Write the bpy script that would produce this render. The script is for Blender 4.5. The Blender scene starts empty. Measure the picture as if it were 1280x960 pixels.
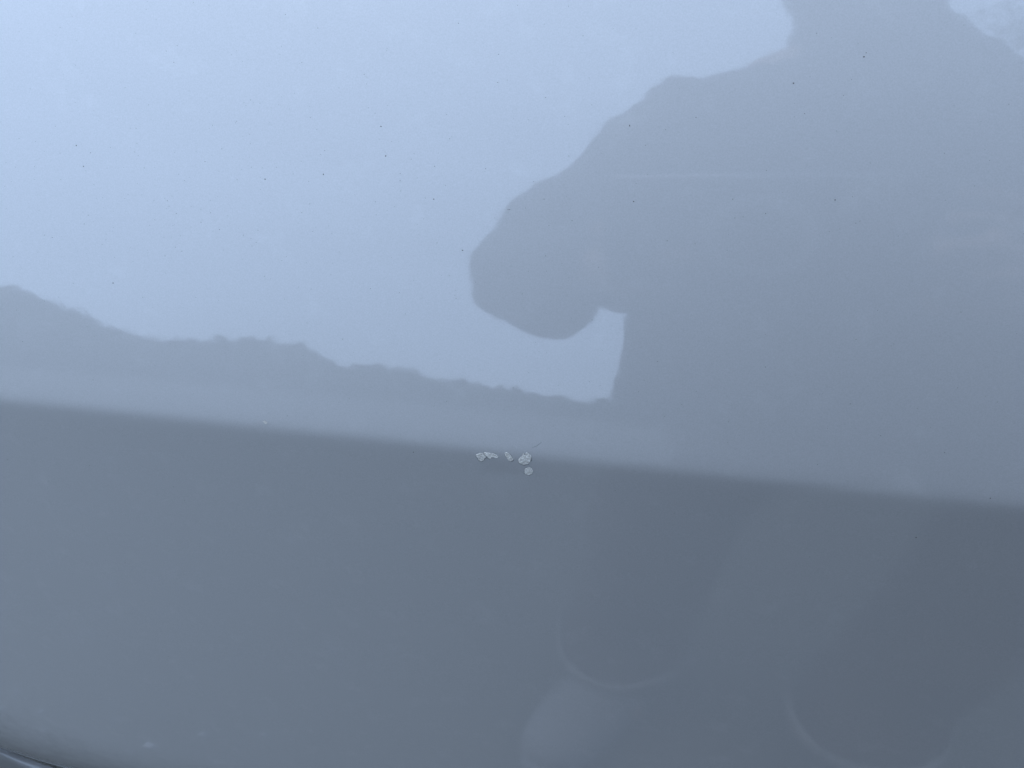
import bpy, bmesh, math, random
import numpy as np
from mathutils import Vector, Matrix, noise

rad = math.radians
scene = bpy.context.scene
COL = scene.collection
random.seed(7)

# ------------------------------------------------------------------ camera
PITCH, YAW = 36.0, 9.0
cam_data = bpy.data.cameras.new("camera")
cam = bpy.data.objects.new("camera", cam_data)
COL.objects.link(cam)
cam_data.sensor_width = 36.0
cam_data.lens = 961.0 / 1280.0 * 36.0
cam_data.clip_start = 0.003
cam_data.clip_end = 3000
cam.location = (0.0, -0.17218, 0.93249)
cam.rotation_euler = (rad(90 - PITCH), 0, rad(YAW))
scene.camera = cam

# ------------------------------------------------------------------ light
VEIL, VEIL_LOW = (5.7, 7.6, 11.0), .95
SUN_EL, SUN_AZ = 60.0, 282.0        # azimuth clockwise from +Y (the car faces -Y)
w = bpy.data.worlds.new("World")
scene.world = w
w.use_nodes = True
nt = w.node_tree
nt.nodes.clear()
out = nt.nodes.new("ShaderNodeOutputWorld")
bg = nt.nodes.new("ShaderNodeBackground")
sky = nt.nodes.new("ShaderNodeTexSky")
sky.sky_type = 'NISHITA'
sky.sun_disc = False
sky.sun_elevation = rad(SUN_EL)
sky.sun_rotation = rad(SUN_AZ)
sky.air_density = 1.0
sky.dust_density = 1.0
sky.ozone_density = 1.0
bg.inputs["Strength"].default_value = 0.12
# thin even cloud veil over the blue: brighter overhead than at the horizon, as an overcast sky is
tcw = nt.nodes.new("ShaderNodeTexCoord")
sep = nt.nodes.new("ShaderNodeSeparateXYZ")
nt.links.new(tcw.outputs["Generated"], sep.inputs[0])
grad = nt.nodes.new("ShaderNodeMapRange")
grad.inputs["From Min"].default_value = 0; grad.inputs["From Max"].default_value = 1
grad.inputs["To Min"].default_value = VEIL_LOW; grad.inputs["To Max"].default_value = 1.0
nt.links.new(sep.outputs["Z"], grad.inputs["Value"])
cl = nt.nodes.new("ShaderNodeTexNoise"); cl.inputs["Scale"].default_value = 2.2; cl.inputs["Detail"].default_value = 4
mp = nt.nodes.new("ShaderNodeMapping"); mp.inputs["Scale"].default_value = (1, 1, 3)
nt.links.new(tcw.outputs["Generated"], mp.inputs[0]); nt.links.new(mp.outputs[0], cl.inputs["Vector"])
cm = nt.nodes.new("ShaderNodeMapRange"); cm.inputs["To Min"].default_value = .82; cm.inputs["To Max"].default_value = 1.18
nt.links.new(cl.outputs["Fac"], cm.inputs["Value"])
mu = nt.nodes.new("ShaderNodeMath"); mu.operation = 'MULTIPLY'
nt.links.new(grad.outputs[0], mu.inputs[0]); nt.links.new(cm.outputs[0], mu.inputs[1])
veil = nt.nodes.new("ShaderNodeVectorMath"); veil.operation = 'SCALE'
veil.inputs[0].default_value = VEIL
nt.links.new(mu.outputs[0], veil.inputs["Scale"])
mixw = nt.nodes.new("ShaderNodeMixRGB"); mixw.inputs[0].default_value = .9
nt.links.new(sky.outputs[0], mixw.inputs[1]); nt.links.new(veil.outputs[0], mixw.inputs[2])
nt.links.new(mixw.outputs[0], bg.inputs["Color"])
nt.links.new(bg.outputs[0], out.inputs[0])

sun_d = bpy.data.lights.new("sun", 'SUN')
sun_d.energy = 0.5
sun_d.angle = rad(40)
sun_d.color = (1.0, 0.96, 0.9)
sun = bpy.data.objects.new("sun", sun_d)
COL.objects.link(sun)
sd = Vector((math.sin(rad(SUN_AZ)) * math.cos(rad(SUN_EL)), math.cos(rad(SUN_AZ)) * math.cos(rad(SUN_EL)), math.sin(rad(SUN_EL))))
sun.rotation_euler = sd.to_track_quat('Z', 'Y').to_euler()
sun.location = sd * 20

vs = scene.view_settings
vs.view_transform = 'Standard'
vs.look = 'None'
vs.gamma = 1.0
vs.use_curve_mapping = False
vs.exposure = 1.66

# ------------------------------------------------------------------ helpers
def tag(o, label=None, cat=None, group=None, kind=None):
    for k, v in (("label", label), ("category", cat), ("group", group), ("kind", kind)):
        if v:
            o[k] = v
    return o

def link(name, me, mats=(), parent=None, smooth=True):
    for m in (mats if isinstance(mats, (list, tuple)) else [mats]):
        me.materials.append(m)
    if smooth:
        me.polygons.foreach_set("use_smooth", [True] * len(me.polygons))
    o = bpy.data.objects.new(name, me)
    COL.objects.link(o)
    o.parent = parent
    return o

def empty(name, loc=(0, 0, 0)):
    o = bpy.data.objects.new(name, None)
    COL.objects.link(o)
    o.location = loc
    return o

def mesh(name, verts, faces):
    me = bpy.data.meshes.new(name)
    me.from_pydata([tuple(v) for v in verts], [], faces)
    me.update()
    return me

def new_mat(name):
    m = bpy.data.materials.new(name)
    m.use_nodes = True
    return m, m.node_tree, m.node_tree.nodes["Principled BSDF"]

def simple(name, col, rough=0.7, metal=0.0, nscale=0, namt=0.25, bump=0.0, coat=0.0):
    m, t, b = new_mat(name)
    b.inputs["Roughness"].default_value = rough
    b.inputs["Metallic"].default_value = metal
    b.inputs["Coat Weight"].default_value = coat
    b.inputs["Base Color"].default_value = (*col, 1)
    if nscale:
        tc = t.nodes.new("ShaderNodeTexCoord")
        n = t.nodes.new("ShaderNodeTexNoise")
        n.inputs["Scale"].default_value = nscale
        n.inputs["Detail"].default_value = 6
        t.links.new(tc.outputs["Object"], n.inputs["Vector"])
        r = t.nodes.new("ShaderNodeValToRGB")
        r.color_ramp.elements[0].position = 0.3
        r.color_ramp.elements[1].position = 0.7
        r.color_ramp.elements[0].color = (*[c * (1 - namt) for c in col], 1)
        r.color_ramp.elements[1].color = (*[min(1, c * (1 + namt)) for c in col], 1)
        t.links.new(n.outputs["Fac"], r.inputs["Fac"])
        t.links.new(r.outputs["Color"], b.inputs["Base Color"])
        if bump:
            bp = t.nodes.new("ShaderNodeBump")
            bp.inputs["Strength"].default_value = bump
            t.links.new(n.outputs["Fac"], bp.inputs["Height"])
            t.links.new(bp.outputs["Normal"], b.inputs["Normal"])
    return m

# ------------------------------------------------------------------ materials
def paint_mat():
    m, t, b = new_mat("silver_paint")
    N, L = t.nodes, t.links
    tc = N.new("ShaderNodeTexCoord")
    # metal flake: fine grain in the base tone
    fl = N.new("ShaderNodeTexNoise"); fl.inputs["Scale"].default_value = 2600; fl.inputs["Detail"].default_value = 2
    big = N.new("ShaderNodeTexNoise"); big.inputs["Scale"].default_value = 9; big.inputs["Detail"].default_value = 3
    L.new(tc.outputs["Object"], fl.inputs["Vector"]); L.new(tc.outputs["Object"], big.inputs["Vector"])
    mx = N.new("ShaderNodeMixRGB"); mx.inputs[1].default_value = (PAINT[0]*.88, PAINT[1]*.88, PAINT[2]*.88, 1)
    mx.inputs[2].default_value = (PAINT[0]*1.12, PAINT[1]*1.12, PAINT[2]*1.12, 1)
    L.new(fl.outputs["Fac"], mx.inputs[0])
    # thin road film low down, uneven, and faint wipe marks
    mx2 = N.new("ShaderNodeMixRGB"); mx2.inputs[2].default_value = (.33, .32, .31, 1)
    rp = N.new("ShaderNodeMapRange"); rp.inputs["From Min"].default_value = .45; rp.inputs["From Max"].default_value = .8
    rp.inputs["To Min"].default_value = 0; rp.inputs["To Max"].default_value = .10
    L.new(big.outputs["Fac"], rp.inputs["Value"]); L.new(rp.outputs[0], mx2.inputs[0])
    L.new(mx.outputs[0], mx2.inputs[1])
    # dried water marks: faint soft blotches
    wm = N.new("ShaderNodeTexNoise"); wm.inputs["Scale"].default_value = 95; wm.inputs["Detail"].default_value = 5; wm.inputs["Roughness"].default_value = .65
    L.new(tc.outputs["Object"], wm.inputs["Vector"])
    wr_ = N.new("ShaderNodeMapRange"); wr_.inputs["From Min"].default_value = .56; wr_.inputs["From Max"].default_value = .78
    wr_.inputs["To Min"].default_value = 0; wr_.inputs["To Max"].default_value = .14
    L.new(wm.outputs["Fac"], wr_.inputs["Value"])
    mxw = N.new("ShaderNodeMixRGB"); mxw.inputs[2].default_value = (.42, .41, .39, 1)
    L.new(wr_.outputs[0], mxw.inputs[0]); L.new(mx2.outputs[0], mxw.inputs[1])
    mx2 = mxw
    # darker, uneven-edged patch with weaker clear coat round the door's lower rear corner
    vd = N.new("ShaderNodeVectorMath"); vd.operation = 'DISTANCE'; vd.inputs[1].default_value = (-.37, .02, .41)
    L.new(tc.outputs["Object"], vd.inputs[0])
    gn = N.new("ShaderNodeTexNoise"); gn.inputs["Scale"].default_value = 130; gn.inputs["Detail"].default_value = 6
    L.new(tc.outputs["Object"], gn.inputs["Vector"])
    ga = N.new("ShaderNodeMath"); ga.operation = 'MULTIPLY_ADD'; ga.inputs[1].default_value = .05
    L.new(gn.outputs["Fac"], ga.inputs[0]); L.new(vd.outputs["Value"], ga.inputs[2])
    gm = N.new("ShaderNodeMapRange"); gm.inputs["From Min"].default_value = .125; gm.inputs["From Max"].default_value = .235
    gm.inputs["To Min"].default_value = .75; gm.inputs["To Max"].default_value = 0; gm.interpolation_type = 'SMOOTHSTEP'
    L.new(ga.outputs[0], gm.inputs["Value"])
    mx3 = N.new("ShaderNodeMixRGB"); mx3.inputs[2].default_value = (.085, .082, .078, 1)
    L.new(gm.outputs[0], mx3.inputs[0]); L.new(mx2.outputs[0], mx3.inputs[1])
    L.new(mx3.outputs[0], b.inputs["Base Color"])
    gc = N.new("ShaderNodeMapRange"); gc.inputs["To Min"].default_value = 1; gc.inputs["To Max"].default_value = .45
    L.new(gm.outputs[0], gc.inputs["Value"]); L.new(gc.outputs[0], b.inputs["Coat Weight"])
    b.inputs["Metallic"].default_value = METAL
    b.inputs["Roughness"].default_value = BROUGH
    b.inputs["Specular IOR Level"].default_value = 0.0
    b.inputs["Coat Roughness"].default_value = 0.042
    b.inputs["Coat IOR"].default_value = COATIOR
    # orange peel in the clear coat
    op = N.new("ShaderNodeTexNoise"); op.inputs["Scale"].default_value = 330; op.inputs["Detail"].default_value = 1.5
    L.new(tc.outputs["Object"], op.inputs["Vector"])
    bp = N.new("ShaderNodeBump"); bp.inputs["Strength"].default_value = 0.017; bp.inputs["Distance"].default_value = 0.0005
    L.new(op.outputs["Fac"], bp.inputs["Height"])
    L.new(bp.outputs["Normal"], b.inputs["Coat Normal"])
    return m

PAINT = (.30, .295, .285)
METAL = 0.58
BROUGH = 0.62
COATIOR = 1.5
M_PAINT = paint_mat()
M_CHIP = simple("bare_primer", (.345, .325, .285), .6, nscale=1500, namt=.28, bump=.5)
M_RIM = simple("chip_edge", (.09, .09, .09), .7)
M_SPECK = simple("dried_dirt", (.05, .042, .036), .9)
M_BLACK = simple("black_rubber", (.012, .012, .013), .6)
M_SPLASH = simple("dried_splash", (.36, .35, .34), .85)
M_DARK = simple("dark_inner_metal", (.02, .02, .022), .8)
M_GLASS, _t, _b = new_mat("tinted_glass")
_b.inputs["Base Color"].default_value = (.01, .012, .013, 1); _b.inputs["Roughness"].default_value = .02
M_JACKET = simple("dark_jacket_cloth", (.030, .030, .034), .9, nscale=60, namt=.3)
M_JEANS = simple("dark_trouser_cloth", (.072, .052, .042), .9, nscale=90, namt=.35)
M_CUFF = simple("faded_cuff_cloth", (.21, .20, .185), .9, nscale=30, namt=.5)
M_SKIN = simple("skin", (.42, .27, .2), .55)
M_HAIR = simple("dark_hair", (.02, .015, .012), .7)
M_SHOE = simple("grey_shoe", (.15, .145, .14), .7)
M_SOLE = simple("pale_sole", (.18, .18, .18), .8)
M_EYE = simple("eye", (.75, .74, .72), .2)
M_CASE = simple("dark_phone_case", (.02, .02, .022), .35)
M_RING = simple("pale_ring", (.9, .9, .9), .4)
M_SCREEN, _t, _b = new_mat("phone_screen")
_b.inputs["Base Color"].default_value = (.01, .01, .012, 1); _b.inputs["Roughness"].default_value = .08

# ------------------------------------------------------------------ the setting: ground
def ground_mat():
    m, t, b = new_mat("asphalt")
    N, L = t.nodes, t.links
    tc = N.new("ShaderNodeTexCoord")
    n1 = N.new("ShaderNodeTexNoise"); n1.inputs["Scale"].default_value = 220; n1.inputs["Detail"].default_value = 4
    n2 = N.new("ShaderNodeTexNoise"); n2.inputs["Scale"].default_value = 1.3; n2.inputs["Detail"].default_value = 5
    for n in (n1, n2): L.new(tc.outputs["Object"], n.inputs["Vector"])
    r = N.new("ShaderNodeValToRGB")
    r.color_ramp.elements[0].position = .35; r.color_ramp.elements[0].color = (GR*.63, GR*.60, GR*.50, 1)
    r.color_ramp.elements[1].position = .7; r.color_ramp.elements[1].color = (GR*1.58, GR*1.48, GR*1.15, 1)
    L.new(n1.outputs["Fac"], r.inputs["Fac"])
    mx = N.new("ShaderNodeMixRGB"); mx.blend_type = 'MULTIPLY'; mx.inputs[0].default_value = .6
    L.new(r.outputs[0], mx.inputs[1]); L.new(n2.outputs["Fac"], mx.inputs[2])
    L.new(mx.outputs[0], b.inputs["Base Color"])
    b.inputs["Roughness"].default_value = .9
    bp = N.new("ShaderNodeBump"); bp.inputs["Strength"].default_value = .5; bp.inputs["Distance"].default_value = .004
    L.new(n1.outputs["Fac"], bp.inputs["Height"]); L.new(bp.outputs["Normal"], b.inputs["Normal"])
    return m
GR = 0.085
me = mesh("ground", [(-900, -900, 0), (900, -900, 0), (900, 900, 0), (-900, 900, 0)], [(0, 1, 2, 3)])
tag(link("ground", me, ground_mat(), smooth=False), kind="structure")

# far wood round the open yard, one mass of leaf clumps
def leaf_mat():
    m, t, b = new_mat("far_leaves")
    N, L = t.nodes, t.links
    g = N.new("ShaderNodeNewGeometry")
    r = N.new("ShaderNodeValToRGB")
    r.color_ramp.elements[0].color = (.028, .042, .016, 1)
    r.color_ramp.elements[1].color = (.105, .115, .048, 1)
    L.new(g.outputs["Random Per Island"], r.inputs["Fac"])
    L.new(r.outputs[0], b.inputs["Base Color"])
    b.inputs["Roughness"].default_value = .8
    return m
WOOD = [(-180, 5), (-120, 7.5), (-80, 6), (-60, 8.2), (-50, 8.8), (-44, 7.6), (-41.9, 7.3), (-39.7, 7.3), (-37.8, 5.6), (-34.3, 4.1), (-31.3, 3.5), (-27.3, 4.75),
        (-22.9, 4.95), (-20, 3.2), (-15.3, 3.25), (-12.3, 2.2), (-7.5, 2.35), (-4.4, 1.3), (-.6, 1.76), (6, 2.3), (14, 1.9), (25, 3.0),
        (40, 4.4), (60, 5.5), (90, 4), (140, 6), (180, 5)]
def wood():
    rnd = random.Random(3)
    V, Fc = [], []
    azs = [a for a, e in WOOD]; els = [e for a, e in WOOD]
    def q(c, s):
        n = Vector((rnd.gauss(0, 1), rnd.gauss(0, 1), rnd.gauss(0, .6))).normalized()
        u = n.orthogonal().normalized(); v = n.cross(u)
        a = rnd.uniform(0, 6.28)
        u, v = u * math.cos(a) + v * math.sin(a), v * math.cos(a) - u * math.sin(a)
        i = len(V)
        V.extend([c + u * s, c + v * s * .7, c - u * s, c - v * s * .7]); Fc.append((i, i+1, i+2, i+3))
    az = -180.0
    while az < 180:
        near = -75 < az < 75
        wd = rnd.choice((.28, .4, .55, .8)) * rnd.uniform(.8, 1.25) if near else rnd.uniform(1.5, 3.5)
        d = rnd.uniform(42, 56)
        top = float(np.interp(az, azs, els)) + rnd.uniform(-.75, .35)
        h = .83 + d * math.tan(rad(max(.5, top)))
        rw = d * rad(wd)
        rt = min(h * .5, rw * rnd.uniform(.6, 1.1))
        n = int((420 if near else 90) * (.6 + rw * h / 5))
        for k in range(n):
            f = rnd.random()
            a = rnd.uniform(0, 6.283); q_ = math.sqrt(rnd.random())
            if f < .55:       # rounded head of the crown
                u = rnd.uniform(-1, 1); v = math.sqrt(max(0, 1 - u * u)) * q_
                off = (math.cos(a) * v * rw, math.sin(a) * v * rw); z = h - rt + u * rt + rnd.gauss(0, .10)
            else:             # skirt down to the ground
                off = (math.cos(a) * q_ * rw * 1.05, math.sin(a) * q_ * rw); z = rnd.uniform(.05, h - rt)
            q(Vector((d * math.sin(rad(az)) + off[0], -d * math.cos(rad(az)) + off[1], max(.1, z))), rnd.uniform(.10, .24) if z > h - rt * .6 else rnd.uniform(.2, .42))
        az += wd * (1.25 if near else .62)
    return mesh("wood", V, Fc)
tag(link("far_wood", wood(), leaf_mat(), smooth=False), "dark green wooded edge far across the yard behind the photographer", "wood", kind="stuff")

def tall_tree():
    rnd = random.Random(17)
    az, d, h = 31.0, 16.0, 15.7
    bx, by = d * math.sin(rad(az)), -d * math.cos(rad(az))
    root = empty("leafy_tree", (bx, by, 0))
    tag(root, "tall open leafy tree standing behind the person's shoulder, away from the far wood", "tree")
    V, F = [], []
    def limb(a, b, r0, r1, n=8):
        a, b = Vector(a), Vector(b); t = (b - a).normalized(); u = t.orthogonal().normalized(); v = t.cross(u); i0 = len(V)
        for p, r_ in ((a, r0), (a.lerp(b, .5) + u * r0 * .5, (r0 + r1) / 2), (b, r1)):
            for k in range(n): V.append(p + (u * math.cos(k * 2 * math.pi / n) + v * math.sin(k * 2 * math.pi / n)) * r_)
        for i in range(2):
            for k in range(n): F.append((i0 + i * n + k, i0 + i * n + (k + 1) % n, i0 + (i + 1) * n + (k + 1) % n, i0 + (i + 1) * n + k))
    limb((0, 0, -.1), (.2, .1, 6), .28, .18); limb((.2, .1, 5.9), (0, .2, h - 1), .18, .05)
    heads = []
    for k in range(22):
        z0 = rnd.uniform(4.5, h - 2.5); a = rnd.uniform(0, 6.28); rr_ = rnd.uniform(1.4, 3.6) * (1 - (z0 - 4) / h * .6)
        tip = (math.cos(a) * rr_, math.sin(a) * rr_, min(h - .3, z0 + rnd.uniform(1, 2.4)))
        limb((.1, .1, z0), tip, .07, .02, 6); heads.append(Vector(tip))
    heads.append(Vector((0, .2, h - .6)))
    link("trunk", mesh("trunk", V, F), simple("bark", (.07, .055, .042), .9, nscale=12, namt=.4), root)
    V2, F2 = [], []
    for hd in heads:
        for k in range(170):
            c = hd + Vector((rnd.gauss(0, .5), rnd.gauss(0, .5), rnd.gauss(0, .38)))
            n = Vector((rnd.gauss(0, 1), rnd.gauss(0, 1), rnd.gauss(0, 1))).normalized(); u = n.orthogonal().normalized(); v = n.cross(u); sz = rnd.uniform(.06, .13); i0 = len(V2)
            V2.extend([c + u * sz, c + v * sz * .6, c - u * sz, c - v * sz * .6]); F2.append((i0, i0 + 1, i0 + 2, i0 + 3))
    link("crown", mesh("crown", V2, F2), bpy.data.materials["far_leaves"], root, smooth=False)
tall_tree()

def stones():
    rnd = random.Random(21)
    V, F = [], []
    for k in range(420):
        x, y, r_ = rnd.gauss(-1.0, .38), -rnd.uniform(.06, .9), rnd.uniform(.003, .008) * (1.7 if rnd.random() < .12 else 1)
        i0 = len(V); V.append((x, y, r_ * 1.1))
        for zz, q in ((.75, .6), (.0, 1.0)):
            for j in range(6):
                a = j * math.pi / 3; rr_ = r_ * q * rnd.uniform(.75, 1.2)
                V.append((x + rr_ * math.cos(a), y + rr_ * math.sin(a) * .8, r_ * zz - .0005))
        for j in range(6):
            n = (j + 1) % 6
            F.append((i0, i0 + 1 + j, i0 + 1 + n)); F.append((i0 + 1 + j, i0 + 7 + j, i0 + 7 + n, i0 + 1 + n))
    return mesh("stones", V, F)
tag(link("gravel", stones(), simple("pale_stone", (.24, .235, .225), .9, nscale=60, namt=.4), smooth=False), "loose pale stones scattered on the asphalt beside the car", "gravel", kind="stuff")

# ------------------------------------------------------------------ car: side profile as (y, z) against the arc length s from the body crease
ZC = .78
TH_U, R_U, TH_L, R_L, W_C = 17.5, .62, 3.0, 2.2, .0024
_S = np.arange(-.75, .40, .0005)
_t = .5 * (1 + np.tanh(_S / W_C))
_th = (rad(TH_U) + _S / R_U) * _t + (rad(TH_L) + _S / R_L) * (1 - _t)
_z = np.concatenate([[0], np.cumsum(np.cos((_th[1:] + _th[:-1]) / 2)) * .0005])
_y = np.concatenate([[0], np.cumsum(np.sin((_th[1:] + _th[:-1]) / 2)) * .0005])
_i0 = int(np.argmin(abs(_S)))
_z += ZC - _z[_i0]; _y -= _y[_i0]

XL, SB, RC = -.360, -.319, .090       # door: rear edge, lower edge, corner radius
XR = .62
ROLL_D, ROLL_A = .10, .019           # the skin tucks under towards the lower edge
STOP = .185

def edge_dist(x, s):
    qx, qs = RC - (x - XL), RC - (s - SB)
    if qx > 0 and qs > 0:
        return RC - math.hypot(qx, qs)
    return min(x - XL, s - SB)

def roll(x, s):
    d = max(0.0, s - SB)
    ex = max(0.0, RC - (x - XL))
    d2 = d - (RC - math.sqrt(max(0, RC * RC - min(ex, RC) ** 2))) * .9
    u = max(0.0, 1 - max(0.0, d2) / ROLL_D)
    return ROLL_A * u * u

def body_point(x, s, inward=0.0):
    th = float(np.interp(s, _S, _th)); z = float(np.interp(s, _S, _z)); y = float(np.interp(s, _S, _y))
    return Vector((x, y + inward * math.cos(th), z - inward * math.sin(th)))

def skin_point(x, s, out_by=0.0):
    dent = .00016 * math.exp(-(((x + .0310) / .0062) ** 2 + ((s + .0085) / .0036) ** 2))
    dent -= .00006 * math.exp(-(((x + .0290) / .010) ** 2 + ((s + .0010) / .0040) ** 2))
    e = edge_dist(x, s)
    r = .0022
    lip = r - math.sqrt(max(0, r * r - (r - e) ** 2)) if e < r else 0.0
    return body_point(x, s, roll(x, s) + lip + dent - out_by)

def bottom_of(x):
    ex = RC - (x - XL)
    return SB if ex <= 0 else SB + RC - math.sqrt(max(0, RC * RC - ex * ex))

def grid(cols):
    V = [p for c in cols for p in c]
    n = len(cols[0])
    F = [(i * n + j, (i + 1) * n + j, (i + 1) * n + j + 1, i * n + j + 1) for i in range(len(cols) - 1) for j in range(n - 1)]
    return mesh("grid", V, F)

car = empty("car", (0, 0, 0))
tag(car, "silver grey car whose door has a long body crease and a row of chipped paint", "car")

def make_door():
    xs = [XL + RC - RC * math.sin(rad(a)) for a in np.linspace(90, 0, 60)]
    xs += list(np.arange(XL + RC + .004, -.055, .004)) + list(np.arange(-.055, 0, .0007)) + list(np.arange(0, XR, .004)) + [XR]
    cols = []
    crease = np.concatenate([np.arange(-.020, -.010, .0012), np.arange(-.010, .010, .0005), np.arange(.010, .022, .0012)])
    for x in xs:
        b = bottom_of(x)
        lo = [b + v for v in (0, .00015, .0005, .001, .0016, .0024, .0034, .0045)]
        mid = list(np.linspace(b + .0065, -.022, 60))
        hi = list(np.linspace(.024, STOP, 50))
        cols.append([skin_point(x, s) for s in lo + mid + list(crease) + hi])
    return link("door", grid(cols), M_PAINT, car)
door = make_door()

GAP = .0055
def outer_point(x, s):
    ro = RC + GAP
    qx, qs = RC - (x - XL), RC - (s - SB)
    if qx > 0 and qs > 0: e = math.hypot(qx, qs) - ro
    elif qs > 0: e = (SB - GAP) - s
    else: e = (XL - GAP) - x
    e = max(e, 0)
    r = .005
    lip = (r - math.sqrt(max(0, r * r - (r - e) ** 2))) * .9 if e < r else 0
    f = max(0, min(1, (s - SB - .02) / .16)); f = f * f * (3 - 2 * f)
    return body_point(x, s, SILL_IN * (1 - f) + lip)
EDGE_STEPS = [0, .0003, .001, .002, .0035, .0055, .008, .012, .018, .03]
def rear_panel_cols():
    xs = [-1.1, -.9, -.7, -.55, -.48, -.43, -.405, -.39] + [XL - GAP - d for d in EDGE_STEPS[:0:-1] if d < .02] + [XL - GAP]
    rows = list(np.linspace(STOP, .024, 40)) + list(np.arange(.020, -.020, -.0008)) + list(np.linspace(-.022, -.58, 90))
    return [[outer_point(x, s) for s in rows] for x in sorted(set(xs))]
def sill_cols():
    ro = RC + GAP
    xs = [XL + RC - ro * math.sin(rad(a)) for a in np.linspace(90, 0, 70)] + list(np.linspace(XL + RC + .01, XR, 60))
    cols = []
    for x in xs:
        ex = RC - (x - XL)
        top = SB - GAP if ex <= 0 else SB + RC - math.sqrt(max(0, ro * ro - ex * ex))
        cols.append([outer_point(x, top - d) for d in EDGE_STEPS] + [outer_point(x, (top - .05) * (1 - k) - .58 * k) for k in np.linspace(0, 1, 40)])
    return cols
SILL_IN = .0125
link("sill", grid(sill_cols()), M_PAINT, car)
link("rear_panel", grid(rear_panel_cols()), M_PAINT, car)

# rubber behind the gap
def tube(path, r, n=8):
    V, F = [], []
    for i, p in enumerate(path):
        a = path[max(0, i - 1)]; b = path[min(len(path) - 1, i + 1)]
        t = (b - a).normalized(); u = t.orthogonal().normalized() if abs(t.y) > .9 else t.cross(Vector((0, 1, 0))).normalized(); v = t.cross(u)
        for k in range(n):
            an = 2 * math.pi * k / n
            V.append(p + (u * math.cos(an) + v * math.sin(an)) * r)
    for i in range(len(path) - 1):
        for k in range(n):
            F.append((i * n + k, i * n + (k + 1) % n, (i + 1) * n + (k + 1) % n, (i + 1) * n + k))
    return V, F
pth = [body_point(XL - .003, s, .012 + ROLL_A) for s in np.linspace(STOP, SB + RC, 20)]
for a in np.linspace(90, 0, 30)[1:]:
    pth.append(body_point(XL + RC - (RC + .003) * math.sin(rad(a)), SB + RC - (RC + .003) * math.cos(rad(a)), .010 + ROLL_A))
pth += [body_point(x, SB - .003, .010 + ROLL_A) for x in np.linspace(XL + RC + .01, XR, 20)]
V, F = tube(pth, .0065)
link("door_seal", mesh("door_seal", V, F), M_BLACK, car)

# window line and the dark body behind the skin, outside the picture
def box(x0, x1, y0, y1, z0, z1):
    bm = bmesh.new(); bmesh.ops.create_cube(bm, size=1)
    for v in bm.verts: v.co = Vector(((x0 + x1) / 2 + v.co.x * (x1 - x0), (y0 + y1) / 2 + v.co.y * (y1 - y0), (z0 + z1) / 2 + v.co.z * (z1 - z0)))
    bmesh.ops.bevel(bm, geom=bm.edges[:], offset=min(x1 - x0, y1 - y0, z1 - z0) * .12, segments=2, affect='EDGES')
    me = bpy.data.meshes.new("box"); bm.to_mesh(me); bm.free(); return me
tp = body_point(0, STOP)
def sweep(profile, x0, x1, name):
    n = len(profile)
    V = [(x, p[0], p[1]) for x in (x0, x1) for p in profile]
    F = [(j, (j + 1) % n, n + (j + 1) % n, n + j) for j in range(n)] + [tuple(range(n)), tuple(range(2 * n - 1, n - 1, -1))]
    return mesh(name, V, F)
ty, tz = tp.y, tp.z
link("window_trim", sweep([(ty - .002, tz + .001), (ty - .006, tz + .010), (ty - .001, tz + .022), (ty + .012, tz + .024), (ty + .014, tz + .001)], -1.1, XR, "trim"), M_BLACK, car, smooth=False)
link("window", sweep([(ty + .008, tz + .0245), (ty + .16, tz + .38), (ty + .164, tz + .378), (ty + .0125, tz + .0245)], -1.1, XR, "pane"), M_GLASS, car, smooth=False)
link("body_shell", box(-1.1, XR, .13, 1.55, .20, tz + .02), M_DARK, car)
link("roof", box(-1.1, XR, ty + .15, 1.4, tz + .375, tz + .45), M_PAINT, car)

# ------------------------------------------------------------------ paint chips, scratch, dirt on the door (sub-parts of the car)
CHIPS = [
 [(-0.03829,-0.00171),(-0.03766,-0.00125),(-0.03674,-0.00087),(-0.03606,-0.00093),(-0.03576,-0.00164),(-0.03506,-0.00216),(-0.03559,-0.0027),(-0.03579,-0.00353),(-0.03664,-0.00413),(-0.03735,-0.00394),(-0.03769,-0.00299),(-0.03814,-0.00234)],
 [(-0.03595,-0.00055),(-0.03505,-0.00051),(-0.03398,-0.00052),(-0.0329,-0.00053),(-0.03214,-0.00091),(-0.03128,-0.00159),(-0.03158,-0.00201),(-0.03244,-0.00197),(-0.03306,-0.0019),(-0.03383,-0.00262),(-0.03445,-0.00255),(-0.03495,-0.00193),(-0.03557,-0.00143)],
 [(-0.02952,-0.00011),(-0.02904,0.00044),(-0.02855,0.00022),(-0.02794,-0.0002),(-0.02725,-0.00114),(-0.02675,-0.00191),(-0.02712,-0.0025),(-0.02785,-0.00284),(-0.02834,-0.0022),(-0.02893,-0.00136),(-0.02939,-0.00093)],
 [(-0.02529,-0.0021),(-0.02506,-0.00138),(-0.02437,-0.00077),(-0.02401,0.00045),(-0.02371,0.0006),(-0.02357,-9e-05),(-0.02333,-6e-05),(-0.02312,0.00081),(-0.02252,0.00095),(-0.02208,0.00051),(-0.02145,-0.00012),(-0.0213,-0.00119),(-0.02164,-0.00219),(-0.02235,-0.00307),(-0.02341,-0.00382),(-0.02448,-0.00348),(-0.02516,-0.00294)],
 [(-0.02336,-0.00618),(-0.02331,-0.00522),(-0.02264,-0.0046),(-0.02158,-0.00428),(-0.02105,-0.0047),(-0.02073,-0.00568),(-0.02102,-0.00675),(-0.02184,-0.00746),(-0.02277,-0.00734),(-0.02329,-0.00688)],
 [(-0.10615,0.00215),(-0.1056,0.00248),(-0.1050,0.00236),(-0.1044,0.00190),(-0.10480,0.00145),(-0.1056,0.00160)],
]
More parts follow.
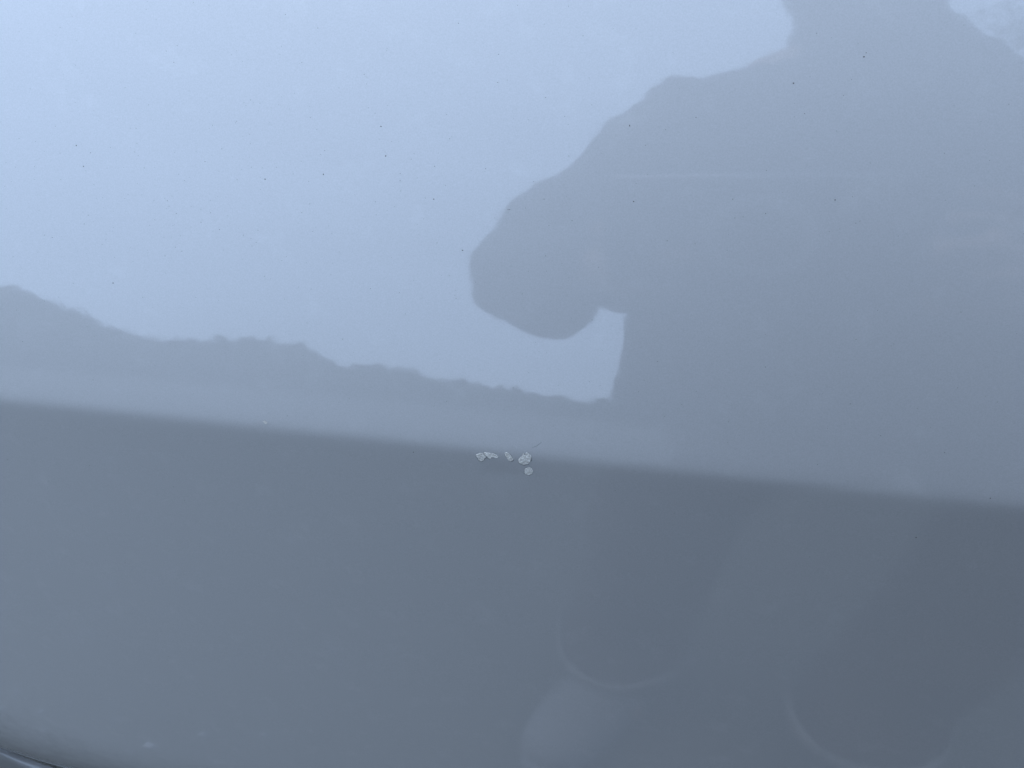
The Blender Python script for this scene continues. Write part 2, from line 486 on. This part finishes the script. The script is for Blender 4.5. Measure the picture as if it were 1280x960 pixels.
CHIP_LABELS = ["ragged pale chip at the far end of the row", "long thin pale chip joined to its neighbour", "narrow slanting pale chip", "largest notched pale chip",
               "small round chip below the largest one", "tiny white fleck on the crease apart from the row"]
def chip(poly, idx):
    rnd = random.Random(40 + idx)
    c = (sum(p[0] for p in poly) / len(poly), sum(p[1] for p in poly) / len(poly))
    # finer ragged outline
    ring = []
    for i, p in enumerate(poly):
        q = poly[(i + 1) % len(poly)]
        for f in (0, .33, .67):
            j = .00011 if f else .00005
            ring.append((p[0] + (q[0] - p[0]) * f + rnd.uniform(-j, j), p[1] + (q[1] - p[1]) * f + rnd.uniform(-j, j)))
    n = len(ring)
    V, F, mi = [], [], []
    levels = [(1.04, .00001, .00010), (1.0, .00005, 0), (.97, .00013, 0), (.80, .00015, 0), (.55, .00012, 0), (.28, .00014, 0)]
    for k, (sc, h, ex) in enumerate(levels):
        for (x, s) in ring:
            dx, ds = x - c[0], s - c[1]
            l = math.hypot(dx, ds) or 1
            if k == 0 and idx == 5: ex = 0
            elif k == 0: ex = rnd.choice((.00002, .00004, .00010, .00020)) * (1.3 if ds < 0 else .5)  # dark chip rim, wider on the lower side as a painted edge shadow
            xx, ss = c[0] + dx * sc + dx / l * ex, c[1] + ds * sc + ds / l * ex
            hh = h + (rnd.uniform(-.00005, .00006) if k >= 2 else 0)
            V.append(skin_point(xx, ss, hh))
    V.append(skin_point(c[0], c[1], .00012))
    for k in range(len(levels) - 1):
        for i in range(n):
            F.append((k * n + i, k * n + (i + 1) % n, (k + 1) * n + (i + 1) % n, (k + 1) * n + i)); mi.append(1 if k == 0 else 0)
    b = (len(levels) - 1) * n
    for i in range(n):
        F.append((b + i, b + (i + 1) % n, len(V) - 1)); mi.append(0)
    me = mesh("chip", V, F)
    o = link("paint_chip", me, [M_CHIP, M_RIM], door, smooth=False)
    me.polygons.foreach_set("material_index", mi)
    o["label"] = CHIP_LABELS[idx]
for i, p in enumerate(CHIPS): chip(p, i)

scr = [(-0.0212, 0.00275), (-0.01993, 0.00345), (-0.01857, 0.00480)]
V, F = tube([skin_point(x, s, .00002) for x, s in scr], .00005, 6)
link("scratch", mesh("scratch", V, F), M_RIM, door)["label"] = "short curved scratch rising from the chips"

SPECKS = [(-0.16187,0.08178),(-0.15984,0.07597),(-0.10317,0.0755),(-0.08572,0.07781),(-0.06935,0.0916),(-0.06768,0.08377),(-0.05347,0.0729),(-0.0446,0.0594),(-0.1525,0.04205),(-0.08848,0.11673),(-0.04912,0.11921),
 (-0.10994,0.05927),(-0.1308,0.06414),(-0.11999,0.06504),(-0.13344,0.06765),(-0.15733,0.07997),(-0.14332,0.08093),(-0.13083,0.10614),(-0.10761,0.09693),(-0.07471,0.10509),(-0.03742,0.10449),(-0.0377,0.11164),(-0.14044,0.07657),
 (-0.12144,0.07939),(-0.11626,0.08321),(-0.12307,0.0621),(-0.11737,0.06039),(-0.10602,0.05746),(-0.12948,0.05329),(-0.13147,0.05433),(-0.13493,0.0515),(-0.1742,0.055),(-0.17159,0.05446),(-0.16064,0.05922),(-0.15914,0.0619),
 (-0.18546,0.0477),(-0.08967,0.06939),(-0.06336,0.07927),(-0.06329,0.07732),(-0.06032,0.0833),(-0.05364,0.08174),(-0.03925,0.08188),(-0.03235,0.07137),(-0.07122,0.04656),(-0.04585,0.04575),(0.0554,0.11441),(0.03914,0.10739),
 (0.05584,0.11539),(0.04283,0.1001),(0.01567,0.09786),(-0.0013,0.09504),(-0.0226,0.07475),(-0.0319,0.0714),(0.00162,0.07558),(0.01157,0.06585),(0.01904,0.06551),(0.03506,0.08554),(0.03625,0.07458),(0.02743,0.07775),
 (0.05323,0.0791),(0.05923,0.07357),(-0.02417,0.10115),(-0.01674,0.08645),(-0.00677,0.04272),(-0.02104,0.0595),(-0.0145,0.06948),(0.01247,0.03246),(0.04176,0.03353),(0.06553,0.02527),(0.10685,0.00171),(0.09232,0.01384),
 (0.09192,-0.01516),(0.0599,0.00654),(0.06475,-0.02779),(0.07501,0.01691),(-0.07969,0.03091),(-0.05786,-0.00332),(-0.14087,-0.03528),(-0.03833,-0.05608),(-0.17427,-0.07206),(-0.14366,-0.02953),(-0.20464,-0.02588),
 (-0.09784,0.00489),(-0.17294,-0.02402),(-0.18561,0.02094),(-0.16256,0.01038)]
STRONG = {0, 1, 2, 3, 4, 5, 6, 7, 8, 45, 46, 53, 71, 76, 50, 59, 69}
def blob_mesh(items, n=7):
    V, F = [], []
    rnd = random.Random(5)
    for (x, s, r, h) in items:
        i0 = len(V); asp = rnd.uniform(.75, 1.3)
        for sc, hh in ((1, -.00001), (.7, h * .7)):
            for k in range(n):
                a = 2 * math.pi * k / n
                rr = r * sc * rnd.uniform(.8, 1.15)
                V.append(skin_point(x + rr * asp * math.cos(a), s + rr / asp * math.sin(a), hh))
        V.append(skin_point(x, s, h))
        for k in range(n):
            F.append((i0 + k, i0 + (k + 1) % n, i0 + n + (k + 1) % n, i0 + n + k))
            F.append((i0 + n + k, i0 + n + (k + 1) % n, i0 + 2 * n))
    return mesh("blobs", V, F)
items = [(x, s, .00020 if i in STRONG else .00012, .00009) for i, (x, s) in enumerate(SPECKS)]
rr = random.Random(11)
for _ in range(260):
    items.append((rr.gauss(-.12, .045), abs(rr.gauss(.07, .022)) + .004, rr.uniform(.00005, .00011), .00005))
for _ in range(280):
    items.append((rr.uniform(-.19, .16), rr.uniform(.006, .125), rr.uniform(.00005, .00011), .00005))
for _ in range(60):
    items.append((rr.uniform(-.25, .17), rr.uniform(-.2, -.004), rr.uniform(.00004, .0001), .00004))
tag(link("dirt", blob_mesh(items), M_SPECK, door), kind="stuff")

# ------------------------------------------------------------------ lofted tubes joined into one continuous skin
def ring_loft(stations, n=16):
    """stations: (centre, rx, ry) along a path, oval across it"""
    V, F = [], []
    for i, (p, rx, ry) in enumerate(stations):
        p = Vector(p)
        a = Vector(stations[max(0, i - 1)][0]); b = Vector(stations[min(len(stations) - 1, i + 1)][0])
        t = (b - a).normalized()
        u = Vector((1, 0, 0)) - t * t.x
        u = u.normalized() if u.length > .2 else t.orthogonal().normalized()
        v = t.cross(u)
        for k in range(n):
            an = 2 * math.pi * k / n
            V.append(p + u * math.cos(an) * rx + v * math.sin(an) * ry)
    for i in range(len(stations) - 1):
        for k in range(n):
            F.append((i * n + k, i * n + (k + 1) % n, (i + 1) * n + (k + 1) % n, (i + 1) * n + k))
    F.append(tuple(range(n - 1, -1, -1)))
    F.append(tuple(range((len(stations) - 1) * n, len(stations) * n)))
    return V, F

def ball(c, rx, ry, rz, n=16, m=10):
    V, F = [], []
    c = Vector(c)
    V.append(c + Vector((0, 0, -rz)))
    for i in range(1, m):
        a = -math.pi / 2 + math.pi * i / m
        for k in range(n):
            b = 2 * math.pi * k / n
            V.append(c + Vector((rx * math.cos(a) * math.cos(b), ry * math.cos(a) * math.sin(b), rz * math.sin(a))))
    V.append(c + Vector((0, 0, rz)))
    for k in range(n): F.append((0, 1 + (k + 1) % n, 1 + k))
    for i in range(m - 2):
        for k in range(n):
            F.append((1 + i * n + k, 1 + i * n + (k + 1) % n, 1 + (i + 1) * n + (k + 1) % n, 1 + (i + 1) * n + k))
    l = len(V) - 1; b0 = 1 + (m - 2) * n
    for k in range(n): F.append((b0 + k, b0 + (k + 1) % n, l))
    return V, F

def fused(name, pieces, mat, parent=None, voxel=.008, smooth=6, wrinkle=0.0, wscale=14):
    V, F = [], []
    for v, f in pieces:
        o = len(V); V += [tuple(x) for x in v]; F += [tuple(i + o for i in q) for q in f]
    ob = link(name, mesh(name, V, F), mat, parent)
    bm = bmesh.new(); bm.from_mesh(ob.data); bmesh.ops.recalc_face_normals(bm, faces=bm.faces); bm.to_mesh(ob.data); bm.free()
    r = ob.modifiers.new("skin", 'REMESH'); r.mode = 'VOXEL'; r.voxel_size = voxel; r.use_smooth_shade = True
    s = ob.modifiers.new("ease", 'SMOOTH'); s.iterations = smooth; s.factor = .5
    if wrinkle:
        tx = bpy.data.textures.new(name + "_folds", 'CLOUDS'); tx.noise_scale = 1.0 / wscale; tx.noise_depth = 2
        d = ob.modifiers.new("folds", 'DISPLACE'); d.texture = tx; d.strength = wrinkle; d.mid_level = .5; d.texture_coords = 'LOCAL'
    return ob

# ------------------------------------------------------------------ the photographer, standing in front of the door
PX = .262          # middle of the body
person = empty("person", (PX, -.50, 0))
tag(person, "person in dark hooded jacket and trousers standing before the car door holding up a phone", "person")
_off = Vector((-PX, .50, 0))
def P(x, y, z): return Vector((x, y, z)) + _off

L_SH, L_EL, L_WR = (.088, -.515, 1.275), (-.098, -.515, .995), (.020, -.285, .938)
R_SH, R_EL, R_WR = (.442, -.485, 1.285), (.60, -.500, 1.03), (.205, -.275, .935)
def arm_st(sh, el, wr, k, ext=0):
    sh, el, wr = P(*sh), P(*el), P(*wr)
    st = []
    for f, r in ((0, .062), (.35, .055), (.7, .048)): st.append((sh.lerp(el, f), r * k, r * k))
    st.append((el, .045 * k, .045 * k))
    for f, r in ((.25, .044), (.6, .036), (1.0, .027)): st.append((el.lerp(wr, f), r * k, r * k))
    return st
def finger(a, pts, r):
    return ring_loft([(p, r * (1 - .08 * i), r * (1 - .08 * i)) for i, p in enumerate([a] + pts)], 8)
def hand(wr, sx, tipx):
    """palm beside the phone end, four fingers behind the case, thumb in front of the screen; sx=+1 reaches towards +x"""
    w_ = P(*wr)
    pc = []
    palm = w_ + Vector((sx * -.006, .045, .004))
    pc.append(ring_loft([(w_, .026, .020), (w_ + Vector((0, .03, .002)), .036, .018), (palm + Vector((0, .03, .004)), .038, .014)], 12))
    for i, (dz, ln) in enumerate(((.028, .036), (.010, .040), (-.009, .037), (-.027, .030))):
        b = palm + Vector((sx * .002, .030, dz * .9))
        pc.append(finger(b, [b + Vector((sx * .004, .022, dz * .15)), b + Vector((sx * (.004 + ln * .5), .032, dz * .2)), b + Vector((sx * (.004 + ln), .030, dz * .22))], .0085))
    b = w_ + Vector((sx * .010, .022, .022))
    pc.append(finger(b, [b + Vector((sx * .018, .018, .010)), b + Vector((sx * .034, .026, .004))], .0105))
    return pc

HC = (PX - .004, -.455, 1.625)
body_p = [ring_loft([(P(PX, -.50, .92), .15, .10), (P(PX, -.51, 1.08), .14, .10), (P(PX, -.51, 1.26), .165, .105), (P(PX, -.51, 1.38), .15, .08), (P(PX, -.50, 1.43), .07, .06),
                     (P(PX - .002, -.48, 1.49), .056, .058), (P(PX - .003, -.465, 1.56), .052, .06)], 18),
          ball(P(*HC), .076, .095, .115), ball(P(HC[0], HC[1] + .03, HC[2] - .06), .055, .065, .055),
          ring_loft([(P(HC[0], HC[1] + .088, HC[2] + .02), .008, .008), (P(HC[0], HC[1] + .108, HC[2] - .018), .014, .012), (P(HC[0], HC[1] + .092, HC[2] - .030), .016, .008)], 10),
          ball(P(HC[0] - .076, HC[1] - .005, HC[2] - .005), .010, .020, .030), ball(P(HC[0] + .076, HC[1] - .005, HC[2] - .005), .010, .020, .030),
          ball(P(HC[0], HC[1] + .090, HC[2] - .058), .026, .010, .006)]
for sh, el, wr in ((L_SH, L_EL, L_WR), (R_SH, R_EL, R_WR)): body_p.append(ring_loft(arm_st(sh, el, wr, 1.0), 14))
body_p += hand(L_WR, 1, 0) + hand(R_WR, -1, 0)
L_HIP, L_KN, L_AN = (.180, -.50, .88), (.085, -.455, .48), (.045, -.495, .09)
R_HIP, R_KN, R_AN = (.355, -.50, .88), (.405, -.43, .48), (.325, -.415, .09)
for hp, kn, an in ((L_HIP, L_KN, L_AN), (R_HIP, R_KN, R_AN)):
    body_p.append(ring_loft([(P(*hp), .085, .085), (P(*hp).lerp(P(*kn), .5), .072, .075), (P(*kn), .052, .055), (P(*kn).lerp(P(*an), .35), .052, .055), (P(*an), .036, .04)], 14))
    body_p.append(ring_loft([(P(an[0], an[1] - .05, .045), .028, .030), (P(an[0], an[1] + .05, .045), .032, .026), (P(an[0], an[1] + .12, .035), .030, .016)], 12))
fused("body", body_p, M_SKIN, person, voxel=.0045, smooth=3)

for sx in (-1, 1):
    v, f = ball(P(HC[0] + sx * .031, HC[1] + .083, HC[2] + .012), .013, .010, .009, 12, 8)
    link("eye", mesh("eye", v, f), M_EYE, person)
fused("hair", [ball(P(HC[0], HC[1] - .022, HC[2] + .028), .088, .098, .105), ball(P(HC[0], HC[1] - .05, HC[2] - .05), .074, .06, .07)], M_HAIR, person, voxel=.006, smooth=3, wrinkle=.012, wscale=40)

jk = [ring_loft([(P(PX, -.50, .780), .215, .135), (P(PX, -.50, .815), .256, .145), (P(PX, -.505, .93), .250, .15), (P(PX, -.51, 1.10), .232, .145), (P(PX, -.515, 1.25), .232, .14),
                 (P(PX, -.515, 1.31), .215, .115), (P(PX, -.51, 1.36), .192, .10), (P(PX - .002, -.50, 1.382), .150, .09), (P(PX - .006, -.49, 1.408), .094, .088), (P(PX - .010, -.488, 1.46), .083, .088), (P(PX - .012, -.485, 1.50), .083, .09), (P(PX - .014, -.48, 1.54), .094, .098), (P(PX - .014, -.48, 1.57), .096, .10)], 22)]
for sh, el, wr in ((L_SH, L_EL, L_WR), (R_SH, R_EL, R_WR)):
    st = arm_st(sh, el, wr, 1.42)
    a, b = st[-2][0], st[-1][0]
    sh_, el_, wr_ = P(*sh), P(*el), P(*wr)
    st[-1] = (a.lerp(b, .55), .047, .047)
    jk.append(ring_loft(st, 16)); jk.append(ball(st[3][0] + Vector((.003, 0, -.002)), .064, .064, .066)); jk.append(ball(el_.lerp(wr_, .36) + Vector((0, 0, -.044)), .044, .044, .046)); jk.append(ball(el_.lerp(sh_, .22) + Vector((-.012 if el_.x < 0 else .012, 0, 0)), .060, .060, .060))
jk.append(ring_loft([(P(PX + .02, -.48, 1.32), .05, .06), (P(PX + .10, -.475, 1.322), .048, .06), (P(PX + .17, -.48, 1.330), .05, .06), (P(PX + .22, -.49, 1.29), .05, .06)], 12))
fused("jacket", jk, M_JACKET, person, voxel=.008, smooth=6, wrinkle=.034, wscale=13)

tr = []
for hp, kn, an in ((L_HIP, L_KN, L_AN), (R_HIP, R_KN, R_AN)):
    h, k, a = P(*hp), P(*kn), P(*an)
    tr.append(ring_loft([(h + Vector((0, 0, .06)), .11, .115), (h, .105, .115), (h.lerp(k, .5), .094, .098), (k, .082, .086), (k.lerp(a, .5), .074, .08), (k.lerp(a, .82), .072, .084), (a + Vector((0, .02, -.02)), .080, .098)], 16))
tr.append(ring_loft([(P(PX, -.50, .80), .155, .125), (P(PX, -.50, .98), .17, .125)], 18))
for an in (L_AN, R_AN):
    V, F = [], []
    for k in range(40):
        a_ = 2 * math.pi * k / 40
        for q_, zz in ((1.0, .078), (1.03, .078), (1.05, .098), (1.03, .116), (1.0, .116)):
            wob = 1 + .03 * math.sin(3 * a_ + an[0] * 40)
            V.append(P(an[0], an[1] + .015, zz) + Vector((math.cos(a_) * .084 * q_ * wob, math.sin(a_) * .100 * q_ * wob, .006 * math.sin(2 * a_))))
    for k in range(40):
        for j in range(5):
            F.append((k * 5 + j, ((k + 1) % 40) * 5 + j, ((k + 1) % 40) * 5 + (j + 1) % 5, k * 5 + (j + 1) % 5))
    link("trouser_cuff", mesh("cuff", V, F), M_CUFF, person)
fused("trousers", tr, M_JEANS, person, voxel=.009, smooth=6, wrinkle=.03, wscale=9)

for an, toe in ((L_AN, -.08), (R_AN, .03)):
    sh_ = fused("shoe", [ring_loft([(P(an[0] - toe * .3, an[1] - .085, .045), .030, .035), (P(an[0] - toe * .2, an[1] - .04, .060), .043, .055), (P(an[0], an[1] + .06, .055), .048, .050),
                  (P(an[0] + toe * .6, an[1] + .14, .042), .052, .036), (P(an[0] + toe, an[1] + .205, .034), .040, .026), (P(an[0] + toe * 1.1, an[1] + .225, .03), .02, .014)], 16)], M_SHOE, person, voxel=.006, smooth=4)
    so = fused("sole", [ring_loft([(P(an[0] - toe * .3, an[1] - .10, .012), .030, .012), (P(an[0], an[1] + .05, .012), .050, .012), (P(an[0] + toe * .6, an[1] + .14, .012), .055, .012), (P(an[0] + toe * 1.1, an[1] + .235, .012), .026, .012)], 16)], M_SOLE, sh_, voxel=.005, smooth=2)

# ------------------------------------------------------------------ the phone in the person's hands, lens at the camera
phone = empty("phone", tuple(cam.location))
tag(phone, "phone in a dark case with a pale ring held level in both hands", "phone")
phone.rotation_euler = cam.rotation_euler
# local frame: x right, y up, -z towards the door; lens at the origin, pulled back so the glass stays behind the view point
def rbox(x0, x1, y0, y1, z0, z1, r, name):
    bm = bmesh.new()
    pts = []
    for cx, cy, a0 in ((x1 - r, y1 - r, 0), (x0 + r, y1 - r, 90), (x0 + r, y0 + r, 180), (x1 - r, y0 + r, 270)):
        for a in np.linspace(a0, a0 + 90, 7): pts.append((cx + r * math.cos(rad(a)), cy + r * math.sin(rad(a))))
    lo = [bm.verts.new((x, y, z0)) for x, y in pts]; hi = [bm.verts.new((x, y, z1)) for x, y in pts]
    bm.faces.new(lo[::-1]); bm.faces.new(hi)
    n = len(pts)
    for i in range(n): bm.faces.new((lo[i], lo[(i + 1) % n], hi[(i + 1) % n], hi[i]))
    bmesh.ops.bevel(bm, geom=[e for e in bm.edges if abs(e.verts[0].co.z - e.verts[1].co.z) < 1e-6], offset=min(.0018, (z1 - z0) * .3), segments=2, affect='EDGES')
    me = bpy.data.meshes.new(name); bm.to_mesh(me); bm.free(); return me
CX, CY = .070, -.009           # phone centre from the lens
link("case", rbox(CX - .083, CX + .083, CY - .041, CY + .041, .0060, .0155, .011, "case"), M_CASE, phone, smooth=False)
M_STEEL = simple("polished_frame", (.6, .6, .6), .4, metal=1.0)
link("frame", rbox(CX - .0836, CX + .0836, CY - .0416, CY + .0416, .0085, .0150, .0112, "frame"), M_STEEL, phone)
link("screen", rbox(CX - .078, CX + .078, CY - .036, CY + .036, .0156, .0164, .009, "screen"), M_SCREEN, phone, smooth=False)
def annulus(cx, cy, r0, r1, z, h, n=48):
    V, F = [], []
    for k in range(n):
        a = 2 * math.pi * k / n
        for r, zz in ((r0, z), (r0, z - h), (r1, z - h), (r1, z)):
            V.append((cx + r * math.cos(a), cy + r * math.sin(a), zz))
    for k in range(n):
        for j in range(4):
            F.append((k * 4 + j, k * 4 + (j + 1) % 4, ((k + 1) % n) * 4 + (j + 1) % 4, ((k + 1) % n) * 4 + j))
    return mesh("ring", V, F)
link("charging_ring", annulus(CX, CY, .0237, .0290, .0060, .0004), M_RING, phone)
link("camera_bump", rbox(-.010, .032, -.026, .012, .0030, .0062, .008, "bump"), M_CASE, phone, smooth=False)
for lx, ly in ((0, 0), (.0, -.018), (.018, -.009)):
    link("lens_ring", annulus(lx, ly, .0055, .0072, .0030, .0012, 32), M_RIM, phone)

scene.cycles.use_denoising = True
scene.cycles.max_bounces = 8
